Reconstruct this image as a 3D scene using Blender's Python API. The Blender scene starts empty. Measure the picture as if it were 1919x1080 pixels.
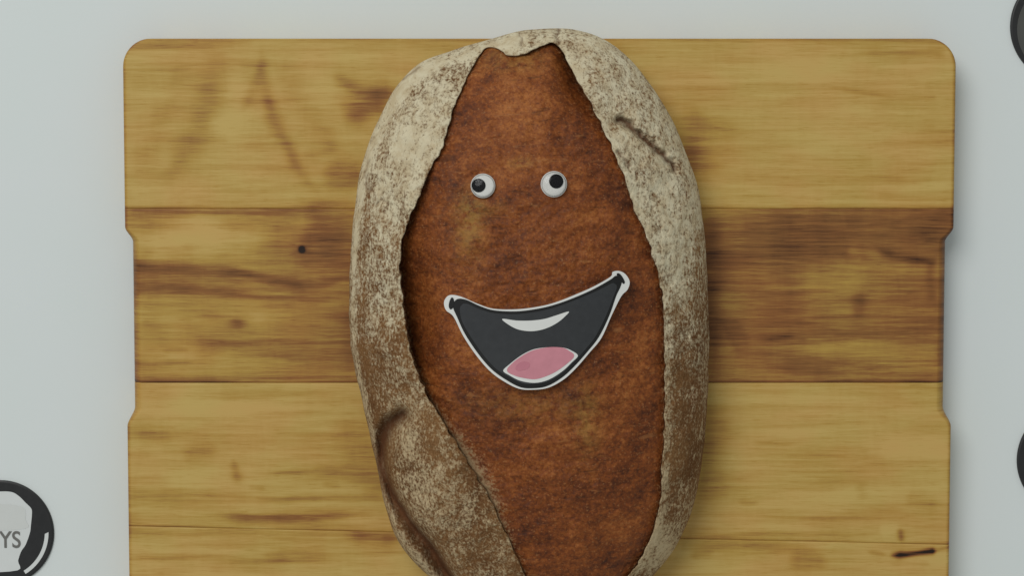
import bpy, math, random
import numpy as np
from mathutils import Vector
from mathutils.geometry import delaunay_2d_cdt

scene = bpy.context.scene
col = scene.collection
random.seed(7)
rng = np.random.default_rng(7)

# ------------------------------------------------------------------ scale, camera
S = 0.40 / 1563.0             # metres per unit; a unit is one photo pixel on the board
W, H_ = 1919.0, 1080.0
LENS = 70.0
F = LENS / 36.0 * W           # focal length in units
TILT = math.radians(3.6)
HB = 0.020                    # board thickness (m)
DIR = np.array([0, -math.sin(TILT), -math.cos(TILT)])
UP = np.array([0, math.cos(TILT), -math.sin(TILT)])
RIGHT = np.array([1.0, 0, 0])
CAM = -F * DIR                # units, origin = centre of the board's top surface

cam_d = bpy.data.cameras.new("camera")
cam = bpy.data.objects.new("camera", cam_d)
col.objects.link(cam)
cam_d.lens = LENS
cam_d.sensor_width = 36.0
cam_d.sensor_fit = 'HORIZONTAL'
cam_d.clip_start = 0.01
cam_d.clip_end = 50
cam.location = Vector(CAM * S) + Vector((0, 0, HB))
cam.rotation_euler = (-TILT, 0, 0)
scene.camera = cam

# ------------------------------------------------------------------ light
scene.view_settings.view_transform = 'Standard'
scene.view_settings.look = 'None'
scene.view_settings.exposure = 0.0
scene.view_settings.gamma = 1.0
world = bpy.data.worlds.new("World")
scene.world = world
world.use_nodes = True
bg = world.node_tree.nodes["Background"]
bg.inputs["Color"].default_value = (0.93, 1.0, 0.985, 1)
bg.inputs["Strength"].default_value = 0.34

def area(name, loc, target, size, power, color):
    d = bpy.data.lights.new(name, 'AREA')
    d.shape = 'DISK'
    d.size = size
    d.energy = power
    d.color = color
    o = bpy.data.objects.new(name, d)
    o.location = loc
    v = Vector(target) - Vector(loc)
    o.rotation_euler = v.to_track_quat('-Z', 'Y').to_euler()
    col.objects.link(o)
    return o
area("soft_lamp", (-1.25, 1.75, 2.9), (0, 0, 0), 2.1, 57.0, (1.0, 0.99, 0.97))

# ------------------------------------------------------------------ helpers
def at(px, py, z=0.0):
    """photo pixel -> point (units) on the horizontal plane z units above the board top"""
    px = np.asarray(px, float); py = np.asarray(py, float)
    d = (DIR[None] * F + RIGHT[None] * (px.reshape(-1, 1) - W / 2) + UP[None] * (H_ / 2 - py.reshape(-1, 1)))
    t = (np.asarray(z, float).reshape(-1) - CAM[2]) / d[:, 2]
    p = CAM[None] + d * t[:, None]
    return p[:, :2]

def pix(x, y, z=0.0):
    """point (units) -> photo pixel"""
    x = np.asarray(x, float); y = np.asarray(y, float); z = np.broadcast_to(np.asarray(z, float), x.shape)
    q = np.stack([x - CAM[0], y - CAM[1], z - CAM[2]], -1)
    dep = q @ DIR
    return W / 2 + F * (q @ RIGHT) / dep, H_ / 2 - F * (q @ UP) / dep

_perm = rng.permutation(256)
_perm = np.concatenate([_perm, _perm, _perm])
_grad = rng.uniform(-1, 1, (256, 2)); _grad /= np.linalg.norm(_grad, axis=1)[:, None]
def noise(x, y, seed=0):
    x = np.asarray(x, float) + seed * 37.13; y = np.asarray(y, float) + seed * 17.71
    xi = np.floor(x).astype(int); yi = np.floor(y).astype(int)
    xf = x - xi; yf = y - yi
    def g(i, j, dx, dy):
        h = _perm[(_perm[i & 255] + j) & 255]
        return _grad[h, 0] * dx + _grad[h, 1] * dy
    u = xf * xf * xf * (xf * (xf * 6 - 15) + 10); v = yf * yf * yf * (yf * (yf * 6 - 15) + 10)
    a = g(xi, yi, xf, yf); b = g(xi + 1, yi, xf - 1, yf)
    c = g(xi, yi + 1, xf, yf - 1); d = g(xi + 1, yi + 1, xf - 1, yf - 1)
    return ((a + u * (b - a)) * (1 - v) + (c + u * (d - c)) * v) * 1.5

def fbm(x, y, seed=0, octv=4):
    r = 0; amp = 1
    for k in range(octv):
        r = r + amp * noise(x * 2 ** k, y * 2 ** k, seed + k); amp *= 0.5
    return r

def spline(pts, n=8, closed=True):
    P = np.asarray(pts, float); N = len(P); out = []
    for i in range(N if closed else N - 1):
        if closed:
            p0, p1, p2, p3 = P[(i - 1) % N], P[i], P[(i + 1) % N], P[(i + 2) % N]
        else:
            p0, p1, p2, p3 = P[max(i - 1, 0)], P[i], P[i + 1], P[min(i + 2, N - 1)]
        for k in range(n):
            t = k / n
            out.append(0.5 * ((2 * p1) + (-p0 + p2) * t + (2 * p0 - 5 * p1 + 4 * p2 - p3) * t * t + (-p0 + 3 * p1 - 3 * p2 + p3) * t ** 3))
    if not closed: out.append(P[-1])
    return np.array(out)

def seg_dist(X, Y, poly, closed=True):
    """distance to a polyline, nearest point, and inside flag for closed ones"""
    best = np.full(X.shape, 1e18); bx = np.zeros_like(X); by = np.zeros_like(Y)
    inside = np.zeros(X.shape, bool)
    n = len(poly)
    for i in range(n if closed else n - 1):
        ax, ay = poly[i]; cx, cy = poly[(i + 1) % n]
        dx, dy = cx - ax, cy - ay
        t = np.clip(((X - ax) * dx + (Y - ay) * dy) / (dx * dx + dy * dy + 1e-12), 0, 1)
        qx = ax + t * dx; qy = ay + t * dy
        d = (X - qx) ** 2 + (Y - qy) ** 2
        m = d < best
        best = np.where(m, d, best); bx = np.where(m, qx, bx); by = np.where(m, qy, by)
        if closed and ay != cy:
            inside ^= ((ay > Y) != (cy > Y)) & (X < (cx - ax) * (Y - ay) / (cy - ay) + ax)
    return np.sqrt(best), bx, by, inside

def sstep(a, b, x):
    t = np.clip((x - a) / (b - a), 0, 1)
    return t * t * (3 - 2 * t)

def mesh_obj(name, verts, faces, mat, parent=None, smooth=True, attrs=None):
    """verts in units (z above the board top)"""
    me = bpy.data.meshes.new(name)
    verts = np.asarray(verts, float) * S
    if isinstance(faces, np.ndarray):
        k = faces.shape[1]
        me.vertices.add(len(verts)); me.vertices.foreach_set("co", verts.astype(np.float32).ravel())
        me.loops.add(faces.size); me.loops.foreach_set("vertex_index", faces.astype(np.int32).ravel())
        me.polygons.add(len(faces))
        me.polygons.foreach_set("loop_start", np.arange(0, faces.size, k, dtype=np.int32))
        me.update(calc_edges=True)
    else:
        me.from_pydata([tuple(v) for v in verts], [], [list(f) for f in faces])
    me.validate()
    if smooth: me.polygons.foreach_set("use_smooth", np.ones(len(me.polygons), bool))
    for k, a in (attrs or {}).items():
        at_ = me.attributes.new(k, 'FLOAT', 'POINT'); at_.data.foreach_set("value", np.asarray(a, np.float32))
    me.materials.append(mat)
    o = bpy.data.objects.new(name, me)
    col.objects.link(o)
    if parent is not None: o.parent = parent
    return o

def tag(o, label=None, cat=None, group=None, kind=None):
    if label: o['label'] = label
    if cat: o['category'] = cat
    if group: o['group'] = group
    if kind: o['kind'] = kind
    return o

def empty(name, loc):
    o = bpy.data.objects.new(name, None); o.empty_display_size = 0.02
    o.location = loc; col.objects.link(o); return o

# ------------------------------------------------------------------ material helpers
class NT:
    def __init__(s, name):
        s.mat = bpy.data.materials.new(name); s.mat.use_nodes = True
        s.t = s.mat.node_tree; s.b = s.t.nodes["Principled BSDF"]
        s.co = s.n('ShaderNodeTexCoord').outputs['Object']
    def n(s, typ, **kw):
        x = s.t.nodes.new(typ)
        for k, v in kw.items(): setattr(x, k, v)
        return x
    def put(s, sock, v):
        if isinstance(v, bpy.types.NodeSocket): s.t.links.new(v, sock)
        else: sock.default_value = v
    def m(s, op, a, b=0.0, c=None, clamp=False):
        x = s.n('ShaderNodeMath', operation=op, use_clamp=clamp)
        s.put(x.inputs[0], a); s.put(x.inputs[1], b)
        if c is not None: s.put(x.inputs[2], c)
        return x.outputs[0]
    def noise(s, fx, fy, fz=None, detail=4, rough=0.55, dist=0.0, off=(0, 0, 0)):
        """fx, fy: cycles per unit"""
        mp = s.n('ShaderNodeMapping'); s.t.links.new(s.co, mp.inputs[0])
        mp.inputs['Scale'].default_value = (fx / S, fy / S, (fz if fz is not None else fx) / S)
        mp.inputs['Location'].default_value = off
        x = s.n('ShaderNodeTexNoise'); s.t.links.new(mp.outputs[0], x.inputs['Vector'])
        x.inputs['Scale'].default_value = 1; x.inputs['Detail'].default_value = detail
        x.inputs['Roughness'].default_value = rough; x.inputs['Distortion'].default_value = dist
        return x.outputs['Fac']
    def attr(s, name):
        return s.n('ShaderNodeAttribute', attribute_name=name).outputs['Fac']
    def ramp(s, fac, stops, interp='LINEAR'):
        r = s.n('ShaderNodeValToRGB'); r.color_ramp.interpolation = interp
        e = r.color_ramp.elements
        while len(e) < len(stops): e.new(0.5)
        for i, (p, c) in enumerate(stops):
            e[i].position = p; e[i].color = (*c, 1) if len(c) == 3 else c
        s.put(r.inputs[0], fac); return r.outputs[0]
    def mix(s, f, a, b, mode='MIX'):
        x = s.n('ShaderNodeMix', data_type='RGBA', blend_type=mode)
        s.put(x.inputs[0], f)
        for k, v in ((6, a), (7, b)):
            s.put(x.inputs[k], (*v, 1) if isinstance(v, tuple) and len(v) == 3 else v)
        return x.outputs[2]
    def rng(s, v, a, b, c=0.0, d=1.0):
        x = s.n('ShaderNodeMapRange', interpolation_type='SMOOTHSTEP')
        s.put(x.inputs[0], v); s.put(x.inputs[1], a); s.put(x.inputs[2], b); s.put(x.inputs[3], c); s.put(x.inputs[4], d)
        return x.outputs[0]
    def bump(s, h, dist, strength=1.0):
        x = s.n('ShaderNodeBump'); s.put(x.inputs['Height'], h)
        x.inputs['Distance'].default_value = dist * S; x.inputs['Strength'].default_value = strength
        s.t.links.new(x.outputs[0], s.b.inputs['Normal'])
    def done(s, color, rough=0.6, spec=0.3):
        s.put(s.b.inputs['Base Color'], (*color, 1) if isinstance(color, tuple) and len(color) == 3 else color)
        s.put(s.b.inputs['Roughness'], rough); s.b.inputs['Specular IOR Level'].default_value = spec
        return s.mat

def m_table():
    t = NT("white_laminate")
    n = t.noise(.004, .004, detail=3); f = t.noise(.25, .25, detail=2)
    c = t.mix(n, (.765, .825, .805), (.80, .835, .84))
    t.bump(f, .25, .3)
    return t.done(c, .55, .25)

def m_wood(name, off, light, mid, brown, dark, streak=.24):
    t = NT(name)
    d = t.attr("figure_shade")
    n1 = t.noise(.0035, .045, detail=5, dist=.6, off=off)
    n2 = t.noise(.007, .19, detail=3, dist=.3, off=(off[1], off[0], 0))
    n3 = t.noise(.03, .7, detail=2, off=off)
    pores = t.noise(.03, .55, detail=1, off=(3.3 + off[0], 1.2, 0))
    curl = t.noise(.05, .012, detail=3, dist=1.2, off=(off[0], 8, 3))
    fib = t.noise(.012, .42, detail=2, rough=.7, off=(off[1] + 2, 4.4, 0))
    d = t.m('MULTIPLY', d, t.m('ADD', .35, t.m('MULTIPLY', t.m('ADD', n2, t.m('MULTIPLY', t.m('ADD', n3, fib), .5)), .65)))
    v = t.m('ADD', d, t.m('MULTIPLY', t.m('SUBTRACT', n1, .5), streak * 2.4))
    v = t.m('ADD', v, t.m('MULTIPLY', t.m('SUBTRACT', n2, .5), streak * 1.8))
    v = t.m('ADD', v, t.m('MULTIPLY', t.m('SUBTRACT', n3, .5), streak * 1.4))
    v = t.m('ADD', v, t.m('MULTIPLY', t.rng(pores, .60, .70), .20))
    v = t.m('ADD', v, t.m('MULTIPLY', t.m('SUBTRACT', fib, .5), streak * 1.1))
    v = t.m('ADD', v, t.m('MULTIPLY', t.m('SUBTRACT', curl, .5), streak * .7))
    v = t.m('MULTIPLY', v, .5, clamp=True)
    c = t.ramp(v, [(0, light), (.22, mid), (.5, brown), (.85, dark), (1.0, (.018, .008, .004))])
    hue = t.noise(.006, .012, detail=2, off=(off[0] + 5, 2, 1))
    c = t.mix(t.rng(hue, .35, .7), c, t.mix(1.0, c, (1.03, .93, .95), 'MULTIPLY'))
    t.bump(t.m('ADD', n3, t.m('MULTIPLY', n2, .6)), .8, .22)
    r = t.m('ADD', .42, t.m('MULTIPLY', n2, .16))
    return t.done(c, r, .3)

def m_crust():
    t = NT("floured_crust")
    f = t.attr("flour"); k = t.attr("crack")  # flour cover also carries painted light and shade of the loaf
    fine = t.noise(.16, .13, detail=3, rough=.7)
    med = t.noise(.045, .035, detail=4, rough=.65, dist=.5)
    big = t.noise(.010, .008, detail=3)
    spk = t.noise(.30, .24, detail=2, rough=.6, off=(4, 2, 1))
    brown = t.ramp(big, [(.3, (.165, .076, .028)), (.55, (.255, .132, .052)), (.75, (.33, .185, .078))])
    brown = t.mix(t.rng(spk, .35, .65), t.mix(1.0, brown, (.68, .60, .54), 'MULTIPLY'), brown)
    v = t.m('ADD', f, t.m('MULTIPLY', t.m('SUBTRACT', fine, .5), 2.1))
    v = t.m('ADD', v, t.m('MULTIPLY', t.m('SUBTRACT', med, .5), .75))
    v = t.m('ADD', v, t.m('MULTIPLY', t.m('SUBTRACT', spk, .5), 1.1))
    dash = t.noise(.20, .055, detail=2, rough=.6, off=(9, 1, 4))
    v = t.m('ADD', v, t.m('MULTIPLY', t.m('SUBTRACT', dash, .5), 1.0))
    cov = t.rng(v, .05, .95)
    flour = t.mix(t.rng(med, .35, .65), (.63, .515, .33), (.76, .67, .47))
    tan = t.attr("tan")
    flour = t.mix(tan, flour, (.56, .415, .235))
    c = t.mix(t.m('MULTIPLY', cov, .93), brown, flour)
    c = t.mix(t.m('MULTIPLY', k, .92), c, (.12, .045, .018))
    hgt = t.m('ADD', t.m('MULTIPLY', fine, .8), t.m('ADD', t.m('MULTIPLY', spk, .4), t.m('MULTIPLY', cov, .5)))
    t.bump(hgt, 3.2, .55)
    return t.done(c, .85, .15)

def m_cut():
    t = NT("baked_split")
    big = t.noise(.008, .010, detail=4, rough=.6, dist=.5)
    med = t.noise(.05, .06, detail=4, rough=.7, dist=.3)
    fine = t.noise(.15, .16, detail=3, rough=.7)
    spk = t.noise(.28, .28, detail=1, off=(1, 7, 2))
    pal = t.attr("pale")
    v = t.m('ADD', t.m('MULTIPLY', big, .42), t.m('ADD', t.m('MULTIPLY', med, .28), t.m('MULTIPLY', fine, .34)))
    c = t.ramp(v, [(.39, (.065, .016, .004)), (.47, (.150, .037, .007)), (.55, (.250, .066, .011)), (.68, (.45, .155, .036))])
    c = t.mix(t.m('MULTIPLY', t.rng(spk, .62, .74), .5), c, (.42, .20, .075))
    c = t.mix(t.m('MULTIPLY', t.rng(spk, .38, .28), .5), c, (.06, .018, .006))
    tear = t.noise(.018, .085, detail=3, rough=.6, dist=.8, off=(3, 3, 9))
    c = t.mix(t.m('MULTIPLY', t.rng(tear, .60, .72), .55), c, (.055, .016, .005))
    c = t.mix(t.m('MULTIPLY', t.rng(tear, .38, .28), .40), c, (.40, .17, .055))
    c = t.mix(t.m('MULTIPLY', pal, t.rng(med, .35, .6)), c, (.36, .22, .05))
    dst = t.attr("dust")
    dv = t.m('ADD', dst, t.m('ADD', t.m('MULTIPLY', t.m('SUBTRACT', fine, .5), 1.6), t.m('MULTIPLY', t.m('SUBTRACT', spk, .5), .8)))
    c = t.mix(t.m('MULTIPLY', t.rng(dv, .25, .95), t.m('MULTIPLY', t.rng(dst, .02, .3), .85)), c, (.40, .28, .15))
    t.bump(t.m('SUBTRACT', t.m('ADD', fine, t.m('ADD', med, t.m('MULTIPLY', spk, .3))), t.m('MULTIPLY', t.rng(tear, .60, .72), .8)), 2.4, .38)
    return t.done(c, t.m('ADD', .5, t.m('MULTIPLY', fine, .3)), .3)

def m_plain(name, color, rough=.5, spec=.35, var=.08, f=.05, relief=.2):
    t = NT(name)
    n = t.noise(f, f, detail=3); n2 = t.noise(.4, .4, detail=1)
    c = t.mix(n, tuple(x * (1 - var) for x in color), tuple(min(1, x * (1 + var)) for x in color))
    if relief: t.bump(n2, .3, relief)
    return t.done(c, rough, spec)

def m_clear():
    t = NT("clear_plastic")
    out = t.t.nodes["Material Output"]; t.t.nodes.remove(t.b)
    tr = t.n('ShaderNodeBsdfTransparent'); gl = t.n('ShaderNodeBsdfGlossy'); gl.inputs['Roughness'].default_value = .13
    fr = t.n('ShaderNodeFresnel'); fr.inputs['IOR'].default_value = 1.28
    mx = t.n('ShaderNodeMixShader')
    t.t.links.new(fr.outputs[0], mx.inputs[0]); t.t.links.new(tr.outputs[0], mx.inputs[1]); t.t.links.new(gl.outputs[0], mx.inputs[2])
    t.t.links.new(mx.outputs[0], out.inputs['Surface'])
    return t.mat

M_table = m_table()
M_crust, M_cut = m_crust(), m_cut()
M_paper = m_plain("white_paper", (.80, .80, .77), .6, .25, .03)
M_ink = m_plain("black_ink", (.012, .012, .012), .5, .3, .2)
M_fill = m_plain("charcoal_ink", (.040, .042, .045), .55, .3, .22, .08)
M_pink = m_plain("pink_ink", (.66, .27, .32), .6, .25, .13, .06)
M_pinkdark = m_plain("dark_pink_ink", (.59, .22, .275), .6, .25, .1)
M_white = m_plain("white_plastic", (.76, .75, .71), .35, .5, .03)
M_pupil = m_plain("black_plastic", (.005, .005, .006), .5, .1, .1, relief=0)
M_clear = m_clear()
M_badge = m_plain("black_badge", (.025, .025, .026), .45, .35, .35, .06)
M_badge_grey = m_plain("grey_badge_print", (.082, .082, .076), .5, .35, .2, .03)
M_letter = m_plain("faded_grey_ink", (.17, .165, .155), .55, .25, .15)
M_badge_white = m_plain("white_badge_print", (.74, .76, .75), .5, .3, .04)
M_badge_pale = m_plain("pale_grey_badge_print", (.70, .715, .695), .5, .3, .03)

# ------------------------------------------------------------------ table
ZT = -HB / S                  # table height in units
g = 6000.0
tb = mesh_obj("table_surface", [(-g, -g, ZT), (g, -g, ZT), (g, g, ZT), (-g, g, ZT)], [(0, 1, 2, 3)], M_table, smooth=False)
tb.location = (0, 0, HB)
tag(tb, 'plain white table top around the wooden board', None, None, 'structure')

# ------------------------------------------------------------------ cutting board
board = empty("cutting_board", (0, 0, HB))
tag(board, "rectangular wooden cutting board of four glued planks with finger grips, lying on white", "cutting board")

# outline measured on the board top plane
TLc = at(229, 72)[0]; TRc = at(1793, 71)[0]
YT = 0.5 * (TLc[1] + TRc[1])
XL, XR = TLc[0], TRc[0]
y_of = lambda py, px=960: at(px, py)[0][1]
N0, N1 = y_of(425), y_of(800)         # finger grips
YB = YT - 1190.0                      # the board runs on below the frame
RC = 52.0
def side_off(y):
    """how far the edge steps in at the grip, and the chamfer's width there"""
    w = sstep(N0, N0 - 30, y) * sstep(N1, N1 + 34, y)
    corner = np.where(y > YT - RC, RC - np.sqrt(np.maximum(RC ** 2 - (y - (YT - RC)) ** 2, 0)), 0)
    corner = np.maximum(corner, np.where(y < YB + RC, RC - np.sqrt(np.maximum(RC ** 2 - (y - (YB + RC)) ** 2, 0)), 0))
    return corner + 9 * w, 4.5 + 13 * w, 5 + 30 * w

def strokes(X, Y, lst):
    """wood figure plus painted loaf shade: (pixel points, half width, strength[, softness])"""
    r = np.zeros_like(X)
    for pts, w, s in lst:
        P = at([p[0] for p in pts], [p[1] for p in pts])
        if len(P) == 1:
            d = np.hypot((X - P[0][0]) / w[0], (Y - P[0][1]) / w[1])
            r += s * np.exp(-d ** 2)
        else:
            P = spline(P, 6, False)
            L = np.concatenate([[0], np.cumsum(np.hypot(*np.diff(P, axis=0).T))]); L /= L[-1]
            d = np.full(X.shape, 1e18); t = np.zeros_like(X); qx = np.zeros_like(X); qy = np.zeros_like(X)
            for i in range(len(P) - 1):
                ax, ay = P[i]; ex, ey = P[i + 1] - P[i]
                u_ = np.clip(((X - ax) * ex + (Y - ay) * ey) / (ex * ex + ey * ey + 1e-9), 0, 1)
                dd = (X - ax - u_ * ex) ** 2 + (Y - ay - u_ * ey) ** 2
                m_ = dd < d
                d = np.where(m_, dd, d); t = np.where(m_, L[i] + u_ * (L[i + 1] - L[i]), t)
                qx = np.where(m_, ax + u_ * ex, qx); qy = np.where(m_, ay + u_ * ey, qy)
            d = np.sqrt(d)
            near0 = min(P[0][0] - XL, XR - P[0][0]) < 50; near1 = min(P[-1][0] - XL, XR - P[-1][0]) < 50
            t0 = np.ones_like(t) if near0 else sstep(-.04, .30, t)
            t1 = np.ones_like(t) if near1 else sstep(-.04, .30, 1 - t)
            tap = t0 * t1
            if isinstance(w, (int, float)) and w <= 6 and s < 1: s = s * .7
            wv = w * (1 + .35 * noise(qx * .02, qy * .02, 55)) * (.55 + .45 * tap)
            r += s * tap * (1 + .4 * noise(qx * .015, qy * .03, 57)) * np.exp(-(d / wv) ** 2)
    return r

FIG_SHADE = {}
FIG_SHADE[0] = [  # broad top plank: fan figure under the upper edge
    ([(410, 80), (392, 190), (340, 300), (300, 350)], 30, .30), ([(486, 80), (505, 190), (545, 290), (600, 370)], 13, .36), ([(530, 90), (570, 190), (640, 300)], 22, .16), ([(340, 90), (325, 180), (270, 300)], 20, .12),
    ([(455, 220), (480, 150), (488, 110)], 12, .22), ([(446, 110), (432, 200), (445, 300)], 30, -.15),
    ([(540, 120), (590, 170), (640, 200)], 30, -.12), ([(620, 140), (690, 172), (760, 160)], 16, .42), ([(640, 240), (690, 200), (740, 190)], 24, .40),
    ([(600, 320), (700, 340)], 26, .35), ([(560, 290), (640, 280)], 12, .22), ([(240, 86), (480, 84)], 7, .34), ([(900, 90), (1200, 95)], 10, .2),
    ([(1600, 96), (1760, 100)], 10, .28), ([(1300, 190), (1300, 360)], 34, .35), ([(1350, 250)], (40, 30), .14),  # upright stroke paints the loaf's shade on its right
    ([(1530, 160), (1640, 178), (1745, 180)], 5, .22), ([(1660, 232), (1750, 236)], 4, .2), ([(1620, 330), (1700, 334)], 4, .2),
    ([(1400, 110), (1600, 130)], 40, -.10), ([(1450, 250), (1600, 300)], 60, -.05), ([(270, 290)], (60, 14), .1), ([(680, 380), (560, 384)], 12, .2)]
FIG_SHADE[1] = [  # heartwood plank
    ([(243, 450), (420, 455), (520, 440)], 34, -.48), ([(300, 440), (440, 420)], 30, -.30), ([(250, 395), (670, 398)], 6, .35),
    ([(262, 500), (360, 507), (450, 512), (530, 528), (590, 536), (640, 524), (670, 508)], 11, .42),
    ([(262, 542), (400, 546), (500, 556), (600, 562), (670, 556)], 6, .42),
    ([(560, 425), (660, 450)], 44, .30), ([(660, 560), (660, 700)], 28, .25), ([(640, 480)], (50, 40), .28),  # upright stroke and round patch by the loaf: its shade painted in
    ([(569, 467)], (6, 5), 1.9), ([(569, 480)], (26, 22), .15), ([(444, 606)], (18, 9), .55), ([(404, 594)], (22, 14), .2),
    ([(262, 590), (560, 596)], 26, -.30), ([(262, 680), (560, 684)], 26, -.18), ([(262, 640), (400, 646)], 22, -.22), ([(300, 656), (360, 655)], 4, .35), ([(300, 676), (370, 680)], 4, .3),
    ([(262, 700), (420, 698)], 7, -.15), ([(1330, 405), (1790, 404)], 20, .22), ([(1340, 430), (1500, 440), (1780, 440)], 40, .24),
    ([(1300, 480), (1420, 490), (1620, 480)], 40, .26), ([(1330, 610), (1500, 660), (1780, 640)], 60, .12), ([(1330, 540), (1500, 560), (1780, 560)], 40, .14), ([(1330, 380), (1340, 720)], 24, .42), ([(1640, 458), (1680, 478), (1750, 492)], 7, .45),  # upright stroke along the loaf is its shade painted into the heartwood
    ([(1560, 474), (1640, 482)], 5, .25), ([(1590, 462), (1620, 490)], 12, -.12), ([(1480, 520), (1640, 530)], 26, -.20), ([(1605, 545), (1605, 600)], 14, .28),
    ([(1480, 578), (1640, 586), (1760, 590)], 16, -.08), ([(1400, 620), (1360, 640)], 30, .2), ([(1500, 625), (1420, 640)], 5, .35),
    ([(1700, 625)], (80, 22), .16), ([(1480, 655), (1740, 660)], 20, -.30), ([(1420, 600), (1540, 604)], 4, .3), ([(1430, 690), (1600, 705)], 7, .22),
    ([(1735, 430)], (24, 12), .25), ([(1745, 500), (1750, 560)], 10, .2), ([(1520, 716), (1770, 716)], 5, .3), ([(250, 716), (440, 716)], 5, .5)]
FIG_SHADE[2] = [
    ([(300, 735), (430, 738)], 22, -.12), ([(320, 765), (560, 768)], 14, -.14), ([(270, 815), (330, 818)], 10, .18), ([(330, 852), (420, 846)], 16, .22),
    ([(440, 860), (445, 910)], 9, .32), ([(470, 893), (600, 880), (680, 884)], 5, .28), ([(460, 912), (500, 916)], 4, .25), ([(600, 905), (640, 912)], 6, .3),
    ([(250, 930), (420, 928)], 8, .16), ([(460, 938), (620, 935), (720, 930)], 7, .30), ([(350, 968), (560, 972), (720, 960)], 9, .38), ([(250, 975), (700, 984)], 10, .18),
    ([(640, 780), (700, 900), (730, 960)], 40, .26), ([(590, 840)], (40, 30), .15), ([(300, 900), (400, 905)], 20, -.10),  # slanting stroke follows the loaf's left side, painting its shade
    ([(1330, 740), (1330, 960)], 36, .32), ([(1370, 800), (1700, 790)], 3.5, .2), ([(1400, 830), (1500, 833)], 3.5, .2), ([(1380, 940), (1430, 945)], 5, .25),  # first stroke: painted loaf shade on the right
    ([(1400, 965), (1540, 972), (1640, 974)], 5, .25), ([(1500, 985), (1600, 990)], 6, .2), ([(1640, 850), (1760, 846)], 22, -.12), ([(1620, 940), (1610, 905)], 10, .15), ([(1580, 900)], (50, 10), .12),
    ([(1690, 930), (1740, 944)], 14, .20), ([(1687, 990), (1690, 1020)], 7, .55), ([(1640, 1000), (1690, 990)], 14, -.2), ([(1280, 1004), (1540, 1004), (1600, 1008)], 4, .35), ([(1560, 960), (1700, 960)], 8, .1)]
FIG_SHADE[3] = [
    ([(243, 994), (700, 1004), (1000, 1010)], 9, .25), ([(640, 1000), (760, 1020)], 20, .42), ([(240, 1045), (500, 1050), (640, 1048)], 5, .24), ([(480, 1040), (640, 1046)], 14, .2),
    ([(1290, 1040), (1340, 1038)], 8, .3), ([(1470, 1052), (1560, 1056)], 20, .26), ([(1280, 1024), (1500, 1026)], 12, .3), ([(1665, 1041), (1700, 1040), (1748, 1033)], 6, 1.5),
    ([(1620, 1034), (1665, 1041)], 4, .4), ([(1748, 1033), (1780, 1025)], 3, .5), ([(1660, 1056), (1740, 1058)], 4, .25), ([(1330, 1070), (1600, 1072)], 12, -.1), ([(300, 1075), (600, 1078)], 14, -.12)]
BASE = [.20, .74, .19, .14]
PAL = dict(light=(.62, .43, .130), mid=(.50, .305, .064), brown=(.30, .130, .034), dark=(.11, .040, .011))
joints = [(lambda x: np.full_like(x, YT)),
          (lambda x: y_of(391) + 0 * x),
          (lambda x: y_of(718) + 0 * x),
          (lambda x: y_of(987) + (y_of(1022) - y_of(987)) * (x - XL) / (XR - XL)),
          (lambda x: np.full_like(x, YB))]
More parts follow.
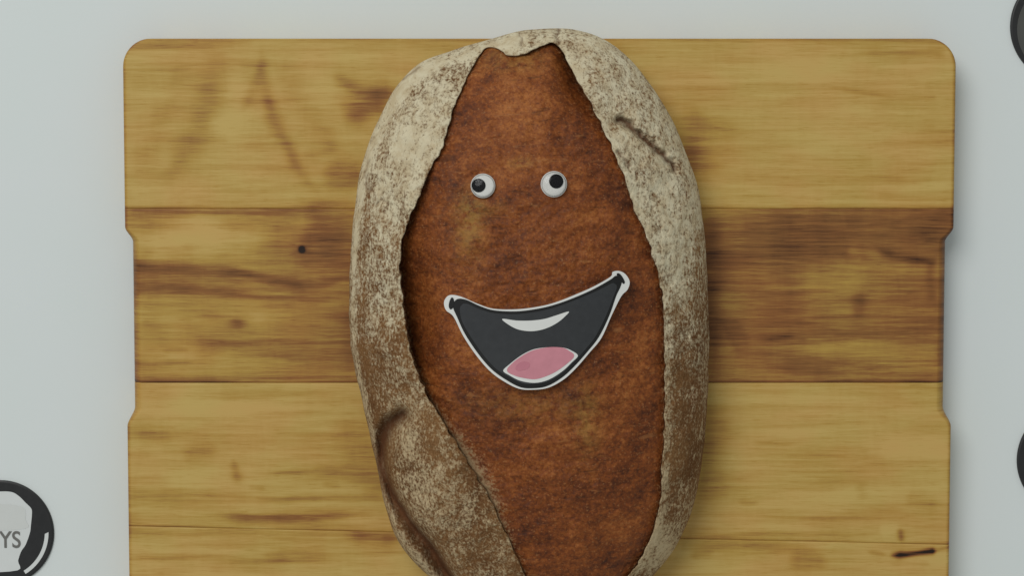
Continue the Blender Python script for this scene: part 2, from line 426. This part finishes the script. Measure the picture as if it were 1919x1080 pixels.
for k in range(4):
    top, bot = joints[k], joints[k + 1]
    n_rows = max(24, int((top(np.array([0.]))[0] - bot(np.array([0.]))[0]) / 3.2))
    inner = np.linspace(0, 1, n_rows)
    span = float(top(np.array([0.]))[0] - bot(np.array([0.]))[0])
    e = 1.3 / span
    if k == 0:
        cs = RC * (1 - np.cos(np.linspace(0, math.pi / 2, 12))) / span
        ts = np.unique(np.concatenate([[0, 1.2 / span, 4.0 / span], cs, inner[inner > RC / span], [1 - e, 1]]))
    else:
        ts = np.unique(np.concatenate([[0, e], inner[1:-1], [1 - e, 1]]))
    NC = 500
    rows = []
    for i, t in enumerate(ts):
        yl = (1 - t) * top(np.array([XL]))[0] + t * bot(np.array([XL]))[0]
        yr = (1 - t) * top(np.array([XR]))[0] + t * bot(np.array([XR]))[0]
        ol, il, cl = side_off(np.array(yl)); orr, ir, cr = side_off(np.array(yr))
        x0, x1 = XL + ol, XR - orr
        xs = np.concatenate([[x0, x0, x0 + il * .35], np.linspace(x0 + il, x1 - ir, NC), [x1 - ir * .35, x1, x1]])
        ys = yl + (yr - yl) * (xs - XL) / (XR - XL)
        zs = np.zeros_like(xs)
        zs[0] = zs[-1] = ZT + 6; zs[1] = -cl; zs[-2] = -cr; zs[2] = -cl * .35; zs[-3] = -cr * .35
        drop = 0
        if k == 0 and i == 0: drop = 5
        elif k == 0 and i == 1: drop = 1.8
        elif i in (0, len(ts) - 1): drop = 1.5
        zs[1:-1] = np.minimum(zs[1:-1], zs[1:-1] * .7 - drop)
        rows.append(np.stack([xs, ys, zs], 1))
    G = np.array(rows); nr, nc = G.shape[:2]
    idx = np.arange(nr * nc).reshape(nr, nc)
    q = np.stack([idx[:-1, :-1], idx[1:, :-1], idx[1:, 1:], idx[:-1, 1:]], -1).reshape(-1, 4)
    V = G.reshape(-1, 3)
    # end faces down to the underside, and the underside
    caps = []
    extra = []
    base_i = len(V)
    lowt = G[0].copy(); lowt[:, 2] = ZT + 6; lowb = G[-1].copy(); lowb[:, 2] = ZT + 6
    V = np.concatenate([V, lowt, lowb])
    lt = base_i + np.arange(nc); lb = base_i + nc + np.arange(nc)
    caps.append(np.stack([lt[:-1], idx[0, :-1], idx[0, 1:], lt[1:]], -1))
    caps.append(np.stack([idx[-1, :-1], lb[:-1], lb[1:], idx[-1, 1:]], -1))
    caps.append(np.array([[lt[0], lt[-1], lb[-1], lb[0]]]))
    q = np.concatenate([q] + caps)
    X, Y = V[:, 0], V[:, 1]
    wx = X + 9 * noise(X * .006, Y * .012, 3 + k); wy = Y + 4 * noise(X * .006, Y * .012, 9 + k)
    fig_shade = BASE[k] + 1.45 * strokes(wx, wy, FIG_SHADE[k]) + .16 * fbm(X * .003, Y * .018, 20 + k) + .09 * fbm(X * .004, Y * .09, 24 + k)
    # short growth-ring streaks along the plank
    yt_, yb_ = float(top(np.array([0.]))[0]), float(bot(np.array([0.]))[0])
    for _ in range(170):
        cx_, cy_ = rng.uniform(XL, XR), rng.uniform(yb_, yt_)
        ln, wd, st = rng.uniform(40, 220), rng.uniform(1.5, 4.5), rng.choice([-1, 1, 1]) * rng.uniform(.05, .17)
        sl = rng.normal(0, .012)
        m_ = (np.abs(wy - cy_) < wd * 3 + 6) & (np.abs(wx - cx_) < ln * 2)
        if m_.any():
            fig_shade[m_] += st * np.exp(-((wx[m_] - cx_) / ln) ** 2 * 2 - ((wy[m_] - cy_ - sl * (wx[m_] - cx_)) / wd) ** 2)
    # shade of the two ends and the rounded top arris, painted as darker wood
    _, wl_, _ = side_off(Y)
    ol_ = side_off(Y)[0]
    fig_shade = fig_shade + .42 * sstep(wl_ + 4, wl_ * .5, np.minimum(X - XL - ol_, XR - ol_ - X))
    if k == 0: fig_shade = fig_shade + .35 * sstep(7, 3, YT - Y)
    fig_shade = fig_shade + .75 * np.exp(-((Y - (bot(X) if k < 3 else -1e4)) / 4.5) ** 2) * (.6 + .6 * noise(X * .006, X * 0, 70 + k))
    mat = m_wood("board_wood_%s" % "abcd"[k], (k * 3.7, k * 1.9, 0), **PAL)
    o = mesh_obj("plank", V, q, mat, board, True, {"figure_shade": fig_shade})
    if k == 1: o['label'] = "brown heartwood plank"
# four small feet lift the board off the table
M_foot = m_plain("grey_rubber", (.10, .10, .10), .8, .2)
for sx in (-1, 1):
    for sy in (0, 1):
        cx, cy = (XL + 90 if sx < 0 else XR - 90), (YT - 90 if sy else YB + 90)
        a = np.linspace(0, 2 * math.pi, 24, endpoint=False)
        vs = [(cx + 30 * math.cos(t), cy + 30 * math.sin(t), z) for z in (ZT, ZT + 6.5) for t in a]
        fs = [(i, (i + 1) % 24, 24 + (i + 1) % 24, 24 + i) for i in range(24)] + [tuple(range(23, -1, -1)), tuple(range(24, 48))]
        mesh_obj("foot", vs, fs, M_foot, board, False)

# ------------------------------------------------------------------ loaf
OUT_PX = [(1000, 54), (1050, 52), (1100, 62), (1150, 84), (1196, 128), (1238, 186), (1268, 242), (1293, 305), (1311, 370), (1320, 440), (1325, 520),
          (1328, 600), (1328, 680), (1325, 760), (1318, 840), (1306, 920), (1284, 990), (1252, 1046), (1205, 1098), (1140, 1150), (1060, 1182), (985, 1185), (910, 1162),
          (850, 1122), (803, 1078), (768, 1045), (742, 1005), (722, 950), (708, 890), (696, 830), (682, 765), (667, 700), (657, 640), (654, 560), (657, 480), (663, 405),
          (673, 330), (690, 268), (714, 213), (745, 160), (790, 116), (848, 94), (905, 77), (960, 62)]
CUT_PX = [(905, 92), (925, 87), (940, 95), (958, 104), (985, 99), (1008, 88), (1028, 80), (1046, 84), (1058, 104), (1074, 132), (1100, 180), (1126, 230), (1148, 278), (1170, 330),
          (1190, 390), (1211, 440), (1230, 500), (1243, 560), (1247, 640), (1246, 760), (1242, 880), (1236, 950), (1214, 1022), (1176, 1082), (1120, 1130), (1060, 1140), (1010, 1118),
          (980, 1070), (948, 1000), (915, 930), (886, 880), (856, 832), (825, 782), (800, 742), (780, 692), (765, 640), (756, 580), (750, 520), (751, 465),
          (765, 412), (785, 370), (802, 322), (826, 280), (842, 228), (860, 178), (884, 128)]
ZS = 60.0; HMAX = 235.0
O = at([p[0] for p in OUT_PX], [p[1] for p in OUT_PX], ZS)
LC = at(993, 620, ZS)[0]
Od = spline(O, 10)
ang = np.arctan2(Od[:, 1] - LC[1], Od[:, 0] - LC[0]); rad = np.hypot(Od[:, 0] - LC[0], Od[:, 1] - LC[1])
srt = np.argsort(ang); ang, rad = ang[srt], rad[srt]
angp = np.concatenate([ang - 2 * math.pi, ang, ang + 2 * math.pi]); radp = np.tile(rad, 3)
R_of = lambda a: np.interp(a, angp, radp)
def dome(s): return ZS + (HMAX - ZS) * np.maximum(1 - np.clip(s, 0, 1) ** 2.5, 0) ** 0.56
def hsmooth(x, y):
    s = np.hypot(x - LC[0], y - LC[1]) / R_of(np.arctan2(y - LC[1], x - LC[0]))
    return dome(s)
def onloaf(pts):
    px = np.array([p[0] for p in pts], float); py = np.array([p[1] for p in pts], float)
    z = np.full(len(px), 150.0)
    for _ in range(25):
        q = at(px, py, z); z = .5 * z + .5 * hsmooth(q[:, 0], q[:, 1])
    return at(px, py, z)
CUT = spline(onloaf(CUT_PX), 12)
rag = .5 + 1.6 * np.abs(noise(CUT[:, 0] * .012, CUT[:, 1] * .012, 47))
CUT += np.stack([2.0 * rag * fbm(CUT[:, 0] * .07, CUT[:, 1] * .07, 43, 4) + 2.6 * noise(CUT[:, 0] * .045, CUT[:, 1] * .06, 40), 2.2 * noise(CUT[:, 0] * .06, CUT[:, 1] * .06, 41)], 1)

NA, NR = 1400, 330
A = np.linspace(-math.pi, math.pi, NA, endpoint=False)
s_top = 1 - (1 - np.linspace(0.012, 1, NR)) ** 1.0
s_top = np.sin(np.linspace(0.012, 1, NR) ** 1.0 * math.pi / 2) * .45 + np.linspace(0.012, 1, NR) * .55
z_top = dome(s_top)
th = np.linspace(0, math.pi / 2, 16)[1:]
s_low = 1 - .14 * (1 - np.cos(th)); z_low = ZS * (1 - np.sin(th)) + .5
s_all = np.concatenate([s_top, s_low]); z_all = np.concatenate([z_top, z_low])
Rw = R_of(A)
Rw = Rw + 1.6 * noise(np.cos(A) * 9, np.sin(A) * 9, 5)
X = LC[0] + s_all[:, None] * (Rw * np.cos(A))[None]; Y = LC[1] + s_all[:, None] * (Rw * np.sin(A))[None]
Z = np.repeat(z_all[:, None], NA, 1)
is_top = (np.arange(len(s_all)) < NR)[:, None] & np.ones((1, NA), bool)
fade = np.clip((1 - s_all) / .10, 0.25, 1)[:, None]
nR = len(s_all)
Xf, Yf = X.ravel(), Y.ravel()
dist, bx, by, ins = seg_dist(Xf, Yf, CUT)
D = np.where(ins, dist, -dist).reshape(X.shape)
PX, PY = pix(X, Y, Z)

def blob(cx, cy, rx, ry, s): return s * np.exp(-((PX - cx) / rx) ** 2 - ((PY - cy) / ry) ** 2)
def pl_dist(pts, warp=True):
    P = spline(onloaf(pts), 6, False)
    d, _, _, _ = seg_dist(Xf + warp * 5 * noise(Xf * .07, Yf * .07, 72) + warp * 2 * noise(Xf * .2, Yf * .2, 74), Yf + warp * 4 * noise(Xf * .07, Yf * .07, 73), P, False)
    return d.reshape(X.shape)
lump = 5 * fbm(X * .012, Y * .012, 60, 3) + 2.2 * noise(X * .05, Y * .05, 64) + .9 * noise(X * .14, Y * .12, 66)
# --- crust relief
zc = Z + lump * fade
lipw = np.exp(-(np.minimum(D, 0) / 26) ** 2)
zc += 4 * lipw * fade
wig = 5 * noise(X * .05, Y * .05, 71)
d1 = pl_dist([(1160, 222), (1178, 234), (1198, 250), (1222, 272), (1244, 292), (1266, 318)]) + .5 * np.abs(wig)
d2 = pl_dist([(1160, 285), (1172, 302), (1182, 322)]) + .4 * np.abs(wig)
d3 = pl_dist([(752, 782), (728, 800), (713, 840), (712, 880), (726, 920), (745, 955), (775, 1000), (805, 1035), (838, 1085), (880, 1130)], False) + .25 * wig
d4 = pl_dist([(735, 168), (750, 150), (765, 140), (785, 128)]) + .5 * np.abs(wig)
d5 = pl_dist([(706, 385), (716, 372), (728, 384)]) + .4 * np.abs(wig)
d6 = pl_dist([(975, 60), (976, 84)]) + .3 * np.abs(wig)
d7 = pl_dist([(1045, 54), (1046, 84)]) + .3 * np.abs(wig)
d8 = pl_dist([(690, 300), (684, 350), (696, 355)]) + .5 * np.abs(wig)
d9 = pl_dist([(812, 135), (822, 160), (815, 180)]) + .5 * np.abs(wig)
crack = np.zeros_like(X)
for d, w, dep, kk in ((d1, 7.5, 20, 1), (d2, 4, 7, .8), (d3, 15, 40, 1), (d4, 4.5, 6, .6), (d5, 3, 4, .5), (d6, 3.5, 7, .7), (d7, 4, 8, .8), (d8, 4.5, 4, .5), (d9, 3.5, 3, .45)):
    g_ = np.exp(-(d / w) ** 2)
    zc -= dep * g_ * np.clip(fade * 2, 0, 1); crack = np.maximum(crack, kk * np.exp(-(d / (w * .75)) ** 2))
# flap over the seam: swell on its upper side
flap = np.exp(-((PX - 830) / 75) ** 2 - ((PY - 930) / 140) ** 2)
zc += 18 * flap * sstep(4, 40, d3)
# --- flour cover and, painted with it, the loaf's lit top and shaded lower sides
up_lit = sstep(760, 260, PY)
flour = .31 + .30 * up_lit
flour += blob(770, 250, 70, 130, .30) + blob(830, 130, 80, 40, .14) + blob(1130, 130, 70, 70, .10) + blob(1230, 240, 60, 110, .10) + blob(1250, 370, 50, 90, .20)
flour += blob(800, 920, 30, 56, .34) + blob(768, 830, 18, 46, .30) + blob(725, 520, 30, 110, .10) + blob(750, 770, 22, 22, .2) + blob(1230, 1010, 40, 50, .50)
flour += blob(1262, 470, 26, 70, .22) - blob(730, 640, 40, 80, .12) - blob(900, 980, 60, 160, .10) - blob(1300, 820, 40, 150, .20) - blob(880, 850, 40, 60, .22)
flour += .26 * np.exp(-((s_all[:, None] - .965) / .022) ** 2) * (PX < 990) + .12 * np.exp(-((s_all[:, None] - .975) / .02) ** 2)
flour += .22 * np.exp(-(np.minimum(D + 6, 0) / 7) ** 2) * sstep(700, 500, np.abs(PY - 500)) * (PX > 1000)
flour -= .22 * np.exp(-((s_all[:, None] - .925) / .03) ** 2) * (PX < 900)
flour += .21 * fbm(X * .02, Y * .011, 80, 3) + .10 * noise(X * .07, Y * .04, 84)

idx = np.arange(nR * NA).reshape(nR, NA)
nxt = np.roll(idx, -1, 1)
quads = np.stack([idx[:-1], idx[1:], nxt[1:], nxt[:-1]], -1).reshape(-1, 4)
Df = D.ravel(); topf = is_top.ravel()
fc = Df[quads].mean(1)
fc = np.where(topf[quads].all(1), fc, -50)
keep = quads[fc < 0]
dropped = quads[fc >= 0]
mk = np.zeros(nR * NA, bool); mk[keep.ravel()] = True
md = np.zeros(nR * NA, bool); md[dropped.ravel()] = True
edge = mk & md
xs, ys = Xf.copy(), Yf.copy(); xs[edge] = bx[edge]; ys[edge] = by[edge]
zcf = zc.ravel().copy()
V = np.stack([xs, ys, zcf], 1)
# the torn lip's thickness: a skirt folded down and back under the crust
E = np.concatenate([keep[:, [0, 1]], keep[:, [1, 2]], keep[:, [2, 3]], keep[:, [3, 0]]])
E = E[edge[E].all(1)]
key = np.sort(E, 1); kk = key[:, 0].astype(np.int64) * (nR * NA) + key[:, 1]
u, inv, cnt = np.unique(kk, return_inverse=True, return_counts=True)
E = E[cnt[inv] == 1]
ev = np.unique(E); remap = np.full(nR * NA, -1)
sk_faces = []
Vs = [V]; base_i = len(V)
nrm = np.stack([bx[ev] - LC[0], (by[ev] - LC[1]) * .55], 1); nrm /= np.linalg.norm(nrm, axis=1)[:, None] + 1e-9
prev = None
for j, (dz, out) in enumerate(((3.5, -1.0), (9, .5), (20, 5))):
    Vs.append(np.stack([xs[ev] + nrm[:, 0] * out, ys[ev] + nrm[:, 1] * out, zcf[ev] - dz], 1))
    cur = remap.copy(); cur[ev] = base_i + np.arange(len(ev)); base_i += len(ev)
    a0 = E[:, 0] if prev is None else prev[E[:, 0]]; a1 = E[:, 1] if prev is None else prev[E[:, 1]]
    sk_faces.append(np.stack([a1, a0, cur[E[:, 0]], cur[E[:, 1]]], 1)); prev = cur
Vall = np.concatenate(Vs); Fall = np.concatenate([keep] + sk_faces)
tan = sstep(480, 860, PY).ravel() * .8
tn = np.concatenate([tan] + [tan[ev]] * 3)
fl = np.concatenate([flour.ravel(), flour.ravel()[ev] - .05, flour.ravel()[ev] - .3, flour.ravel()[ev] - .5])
ck = np.concatenate([crack.ravel()] + [crack.ravel()[ev] * 0] * 3)
def compact(V, Fq, *arrs):
    used = np.zeros(len(V), bool); used[Fq.ravel()] = True
    mp = np.cumsum(used) - 1
    return (V[used], mp[Fq]) + tuple(a[used] for a in arrs)
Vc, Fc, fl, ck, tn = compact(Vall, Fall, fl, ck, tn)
loaf = empty("bread_loaf", (0, 0, HB))
tag(loaf, "long crusty bread loaf dusted with flour, split open down its reddish brown middle", "bread")
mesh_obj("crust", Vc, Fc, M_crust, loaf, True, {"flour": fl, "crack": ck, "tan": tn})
# --- the split
kq = quads[(fc > -15)]
Dp = np.maximum(D, -15)
leftwall = np.exp(-((PX - 775) / 60) ** 2 - ((PY - 590) / 170) ** 2)
rightwall = np.exp(-((PX - 1085) / 60) ** 2 - ((PY - 150) / 80) ** 2)
softll = np.exp(-((PX - 880) / 110) ** 2 - ((PY - 900) / 130) ** 2)
depth = 8 - 5 * softll + 72 * leftwall + 50 * rightwall
wid = 22 + 40 * leftwall + 16 * rightwall
zk = Z - depth * np.exp(-np.maximum(D, 0) / wid) - np.where(D < 0, 3, 0) + 7 * sstep(20, 160, D)
zk += 3.2 * fbm(X * .016, Y * .022, 90, 3) + 1.4 * noise(X * .05, Y * .06, 93) + 1.0 * noise(X * .12, Y * .15, 95)
dust = np.exp(-np.maximum(D, 0) / (9 + 16 * softll)) * (.45 + .55 * softll)
pale = blob(880, 420, 26, 60, .55) + blob(1100, 790, 22, 60, .4) + blob(905, 390, 40, 16, .25) + blob(975, 305, 24, 10, .4) + blob(1000, 760, 120, 30, .2) + blob(960, 110, 60, 24, .35)
Vk, Fk, pl, du = compact(np.stack([Xf, Yf, zk.ravel()], 1), kq, pale.ravel(), dust.ravel())
mesh_obj("scored_split", Vk, Fk, M_cut, loaf, True, {"pale": pl, "dust": du})

# ------------------------------------------------------------------ flat shapes that follow the loaf
def surf_shape(name, poly, zfun, mat, parent, thick=0.0, step=7.0):
    """polygon (units) filled with triangles, draped on zfun, with an edge of the given thickness"""
    P = np.asarray(poly, float)
    keepi = [0]
    for i in range(1, len(P)):
        if np.hypot(*(P[i] - P[keepi[-1]])) > .35: keepi.append(i)
    P = P[keepi]
    if np.hypot(*(P[0] - P[-1])) < .35: P = P[:-1]
    lo, hi = P.min(0), P.max(0)
    gx, gy = np.meshgrid(np.arange(lo[0] + step / 2, hi[0], step), np.arange(lo[1] + step / 2, hi[1], step))
    gx, gy = gx.ravel(), gy.ravel()
    d, _, _, i_ = seg_dist(gx, gy, P)
    m = i_ & (d > step * .45)
    pts = [Vector(p) for p in P] + [Vector((a, b)) for a, b in zip(gx[m], gy[m])]
    n = len(P)
    res = delaunay_2d_cdt(pts, [(i, (i + 1) % n) for i in range(n)], [], 1, 1e-5)
    xy = np.array([tuple(v) for v in res[0]]); tris = [list(f) for f in res[2]]
    def area2(f): a, b, c = xy[f[0]], xy[f[1]], xy[f[2]]; return (b[0] - a[0]) * (c[1] - a[1]) - (b[1] - a[1]) * (c[0] - a[0])
    tris = [f if area2(f) > 0 else f[::-1] for f in tris]
    z = zfun(xy[:, 0], xy[:, 1])
    V = np.column_stack([xy, z]); faces = tris
    if thick > 0:
        N = len(V)
        V = np.concatenate([V, np.column_stack([xy, z - thick])])
        cnt = {}
        for f in tris:
            for a, b in zip(f, f[1:] + f[:1]): cnt[(a, b)] = 1
        side = [(b, a, a + N, b + N) for (a, b) in cnt if (b, a) not in cnt]
        faces = tris + [[i + N for i in f[::-1]] for f in tris] + [list(s) for s in side]
    return mesh_obj(name, V, faces, mat, parent, False)

# ------------------------------------------------------------------ paper mouth
MC = onloaf([(1003, 615)])[0]
mz0 = float(hsmooth(np.array([MC[0]]), np.array([MC[1]]))[0])
def zpaper(x, y):
    u = (x - MC[0])
    return mz0 + 20 - u * u / 1500.0 + .012 * u + 1.0 * noise(x * .01, y * .01, 33)
def onpaper(pts, dz=0):
    px = np.array([p[0] for p in pts], float); py = np.array([p[1] for p in pts], float)
    z = np.full(len(px), mz0)
    for _ in range(20):
        q = at(px, py, z); z = .5 * z + .5 * zpaper(q[:, 0], q[:, 1])
    return at(px, py, z)
def offset(poly, d):
    P = np.asarray(poly, float); t = np.roll(P, -1, 0) - np.roll(P, 1, 0); t /= np.linalg.norm(t, axis=1)[:, None] + 1e-9
    ar = np.sum(P[:, 0] * np.roll(P[:, 1], -1) - np.roll(P[:, 0], -1) * P[:, 1])
    nn = np.stack([t[:, 1], -t[:, 0]], 1) * (1 if ar > 0 else -1)
    return P + nn * d
mouth = empty("paper_mouth", (0, 0, HB))
tag(mouth, "cut-out paper smile with white rim, dark open mouth, teeth and pink tongue, on the bread", "paper mouth")
OUTM = [(848, 553), (866, 557), (896, 570), (925, 579), (968, 580), (1009, 575), (1041, 567), (1077, 553), (1113, 537), (1144, 519), (1148, 510), (1160, 508), (1172, 514), (1180, 528), (1176, 543), (1164, 556),
        (1146, 592), (1127, 634), (1105, 661), (1080, 690), (1056, 712), (1028, 727), (1000, 731), (972, 729), (942, 714), (917, 695), (892, 666), (868, 630), (850, 594), (836, 582), (832, 567), (838, 556)]
surf_shape("paper", spline(onpaper(OUTM), 5), lambda x, y: zpaper(x, y), M_paper, mouth, 1.6)
# black line round the mouth, with a hook at each corner
INK = [(858, 566), (872, 567), (896, 578), (925, 587), (968, 589), (1009, 584), (1042, 576), (1078, 563), (1114, 547), (1146, 529), (1156, 522), (1160, 525), (1158, 536), (1150, 553),
       (1137, 590), (1118, 629), (1097, 656), (1072, 684), (1050, 704), (1024, 719), (1000, 723), (976, 721), (948, 706), (924, 688), (900, 660), (876, 624), (862, 594), (854, 574)]
ink = offset(onpaper(INK), 4.9)
surf_shape("outline", spline(ink, 5), lambda x, y: zpaper(x, y) + .5, M_ink, mouth)
FILL = [(870, 575), (896, 585), (925, 593), (968, 595), (1009, 590), (1042, 582), (1078, 569), (1114, 554), (1140, 541), (1150, 537), (1145, 552), (1131, 588), (1112, 626), (1092, 652), (1068, 678), (1046, 698),
        (1022, 711), (1000, 714), (980, 713), (953, 700), (930, 684), (906, 656), (882, 620), (870, 596)]
surf_shape("mouth_cavity", offset(spline(onpaper(FILL), 5), 5.6), lambda x, y: zpaper(x, y) + .9, M_fill, mouth)
TEETH = [(941, 598), (968, 601), (995, 601), (1020, 598), (1043, 591), (1066, 584), (1058, 594), (1046, 604), (1030, 613), (1012, 619), (993, 621), (972, 618), (955, 610)]
surf_shape("teeth", spline(onpaper(TEETH), 4), lambda x, y: zpaper(x, y) + 1.4, M_paper, mouth)
TONG = [(943, 695), (955, 683), (970, 671), (986, 661), (1004, 654), (1030, 651), (1056, 652), (1072, 658), (1083, 667), (1072, 679), (1054, 696), (1028, 712), (1002, 718), (975, 714), (955, 704)]
tg = surf_shape("tongue", spline(onpaper(TONG), 4), lambda x, y: zpaper(x, y) + 1.4, M_paper, mouth)
TON2 = [(952, 694), (962, 682), (975, 672), (990, 663), (1006, 657), (1030, 653), (1054, 654), (1066, 660), (1074, 667), (1064, 678), (1044, 693), (1024, 703), (1002, 709), (978, 706), (962, 701)]
surf_shape("tongue_colour", offset(spline(onpaper(TON2), 4), 2.0), lambda x, y: zpaper(x, y) + 1.8, M_pink, tg)
TON3 = [(966, 690), (973, 681), (984, 678), (993, 682), (990, 690), (980, 694), (970, 695)]
surf_shape("tongue_shade", spline(onpaper(TON3), 4), lambda x, y: zpaper(x, y) + 2.2, M_pinkdark, tg)
for hook in ([(846, 558), (850, 560), (851, 568), (849, 577), (844, 580), (841, 575), (842, 566)], [(1156, 513), (1161, 513), (1167, 520), (1171, 529), (1168, 532), (1163, 526), (1157, 519)]):
    surf_shape("corner_mark", spline(onpaper(hook), 4), lambda x, y: zpaper(x, y) + .9, M_ink, mouth)

# ------------------------------------------------------------------ googly eyes
def eye(px, py, r, pdx, pdy, pr, label):
    c = onloaf([(px, py)])[0]
    ex = 3.0
    zb = float(hsmooth(np.array([c[0]]), np.array([c[1]]))[0]) + 14
    c = at(px, py, zb)[0]
    h = .01
    gx = float((hsmooth(np.array([c[0] + 6]), np.array([c[1]])) - hsmooth(np.array([c[0] - 6]), np.array([c[1]])))[0] / 12)
    gy = float((hsmooth(np.array([c[0]]), np.array([c[1] + 6])) - hsmooth(np.array([c[0]]), np.array([c[1] - 6])))[0] / 12)
    root = empty("googly_eye", (c[0] * S, c[1] * S, HB + zb * S))
    nv = Vector((-gx * .7, -gy * .7, 1)).normalized()
    root.rotation_euler = Vector((0, 0, 1)).rotation_difference(nv).to_euler()
    tag(root, label, "googly eye", "googly eyes on the bread")
    n = 40; a = np.linspace(0, 2 * math.pi, n, endpoint=False)
    def lathe(name, prof, mat, ox=0, oy=0, smooth=True):
        vs = []; fs = []
        for rr, zz in prof:
            vs += [(ox + rr * math.cos(t), oy + rr * math.sin(t), zz) for t in a]
        for k in range(len(prof) - 1):
            fs += [(k * n + i, k * n + (i + 1) % n, (k + 1) * n + (i + 1) % n, (k + 1) * n + i) for i in range(n)]
        vs.append((ox, oy, prof[-1][1])); tip = len(vs) - 1
        fs += [((len(prof) - 1) * n + i, (len(prof) - 1) * n + (i + 1) % n, tip) for i in range(n)]
        vs.append((ox, oy, prof[0][1])); tip = len(vs) - 1
        if mat is not M_clear: fs += [((i + 1) % n, i, tip) for i in range(n)]
        return mesh_obj(name, vs, fs, mat, root, smooth)
    lathe("backing", [(r, -6), (r, -1), (r, 0), (r - .8, .8), (r - 2.5, .8), (r - 3.0, .2)], M_white, smooth=False)
    lathe("pupil", [(pr, .9), (pr, 2.0), (pr - 1.2, 3.0)], M_pupil, pdx, pdy, False)
    dm = [(r - 1.2, .9)] + [((r - 1.2) * math.cos(t), 1.6 + 6 * math.sin(t)) for t in np.linspace(0.05, 1.56, 22)]
    lathe("clear_dome", dm, M_clear)
eye(905, 348, 21.5, -7.5, .5, 12.0, "googly eye beside the darker left fold, its pupil rolled to one side")
eye(1038, 345, 23.0, 4.0, 5.0, 12.5, "googly eye nearer the split's right edge, its pupil rolled upward")

# ------------------------------------------------------------------ round badges on the table
def disc(name, cx, cy, r, z0, z1, bev, mat, parent, n=96):
    a = np.linspace(0, 2 * math.pi, n, endpoint=False)
    prof = [(r, z0), (r, z1 - bev), (r - bev * .35, z1 - bev * .3), (r - bev, z1)]
    vs = [(cx + rr * math.cos(t), cy + rr * math.sin(t), zz) for rr, zz in prof for t in a]
    fs = []
    for k in range(3): fs += [(k * n + i, k * n + (i + 1) % n, (k + 1) * n + (i + 1) % n, (k + 1) * n + i) for i in range(n)]
    fs += [tuple(range(3 * n, 4 * n)), tuple(range(n - 1, -1, -1))]
    return mesh_obj(name, vs, fs, mat, parent, False)
TH = 6.0
def badge(px, py, label):
    c = at(px, py, ZT + TH)[0]
    k = (CAM[2] - (ZT + TH)) / CAM[2]
    root = empty("round_badge", (c[0] * S, c[1] * S, 0))
    tag(root, label, "badge", "round dark badges on the table")
    return root, c, k
def local(poly, c): return at([p[0] for p in poly], [p[1] for p in poly], ZT + TH) - c[None]
flat = lambda z: (lambda x, y: np.full_like(x, z))
# lower left: black ring, pale shape and lettering
b1, c1, k1 = badge(1, 1000, "black ringed badge with a pale middle and the letters YS, beside the board")
disc("body", 0, 0, 100 * k1, 0, TH, 3, M_badge, b1)
WH = [(-60, 958), (-40, 934), (-20, 925), (0, 922), (22, 923), (36, 931), (48, 943), (58, 953), (60, 962), (58, 985), (56, 1000), (48, 1022), (40, 1034), (34, 1052), (33, 1070), (-40, 1071), (-48, 1040), (-58, 1010)]
pw = surf_shape("pale_panel", spline(local(WH, c1), 4), flat(TH + .4), M_badge_white, b1, step=14)
GR = [(-52, 962), (-30, 948), (0, 946), (30, 948), (47, 956), (48, 975), (46, 992), (-54, 993)]
surf_shape("grey_patch", spline(local(GR, c1), 4), flat(TH + .8), M_badge_pale, pw, step=14)
arc = [(1 + 90 * math.cos(t), 1000 + 90 * math.sin(t)) for t in np.linspace(-.02, 1.02, 16)] + [(1 + 83 * math.cos(t), 1000 + 83 * math.sin(t)) for t in np.linspace(1.02, .02, 16)]
surf_shape("highlight_arc", local(arc, c1), flat(TH + .4), M_badge_white, b1, step=14)
cu = bpy.data.curves.new("lettering", 'FONT'); cu.body = "YS"; cu.size = 45 * k1 * S; cu.extrude = 0.15 * S; cu.offset = .5 * S; cu.space_character = 1.0
to = bpy.data.objects.new("lettering_source", cu); col.objects.link(to)
bpy.context.view_layer.update()
me = bpy.data.meshes.new_from_object(to.evaluated_get(bpy.context.evaluated_depsgraph_get()))
bpy.data.objects.remove(to)
me.materials.clear(); me.materials.append(M_letter)
co = np.empty(len(me.vertices) * 3, np.float32); me.vertices.foreach_get("co", co); co = co.reshape(-1, 3)
p = local([(39, 1028)], c1)[0] * S
co[:, 0] *= .86
co[:, 0] += p[0] - co[:, 0].max(); co[:, 1] += p[1] - co[:, 1].min(); co[:, 2] += (TH + 1.2) * S
me.vertices.foreach_set("co", co.ravel()); me.update()
lo = bpy.data.objects.new("lettering", me); col.objects.link(lo); lo.parent = b1
# upper right: grey face in a black rim
b2, c2, k2 = badge(1999, 48, "charcoal grey round badge cut by the frame above the board's corner")
disc("body", 0, 0, 104 * k2, 0, TH, 3, M_badge, b2)
disc("grey_face", 0, -6, 92 * k2, TH - 1, TH + .5, .3, M_badge_grey, b2)
# lower right: plain black
b3, c3, k3 = badge(2012, 863, "plain black round badge at the frame edge beside the board's lower half")
disc("body", 0, 0, 106 * k3, 0, TH, 3, M_badge, b3)
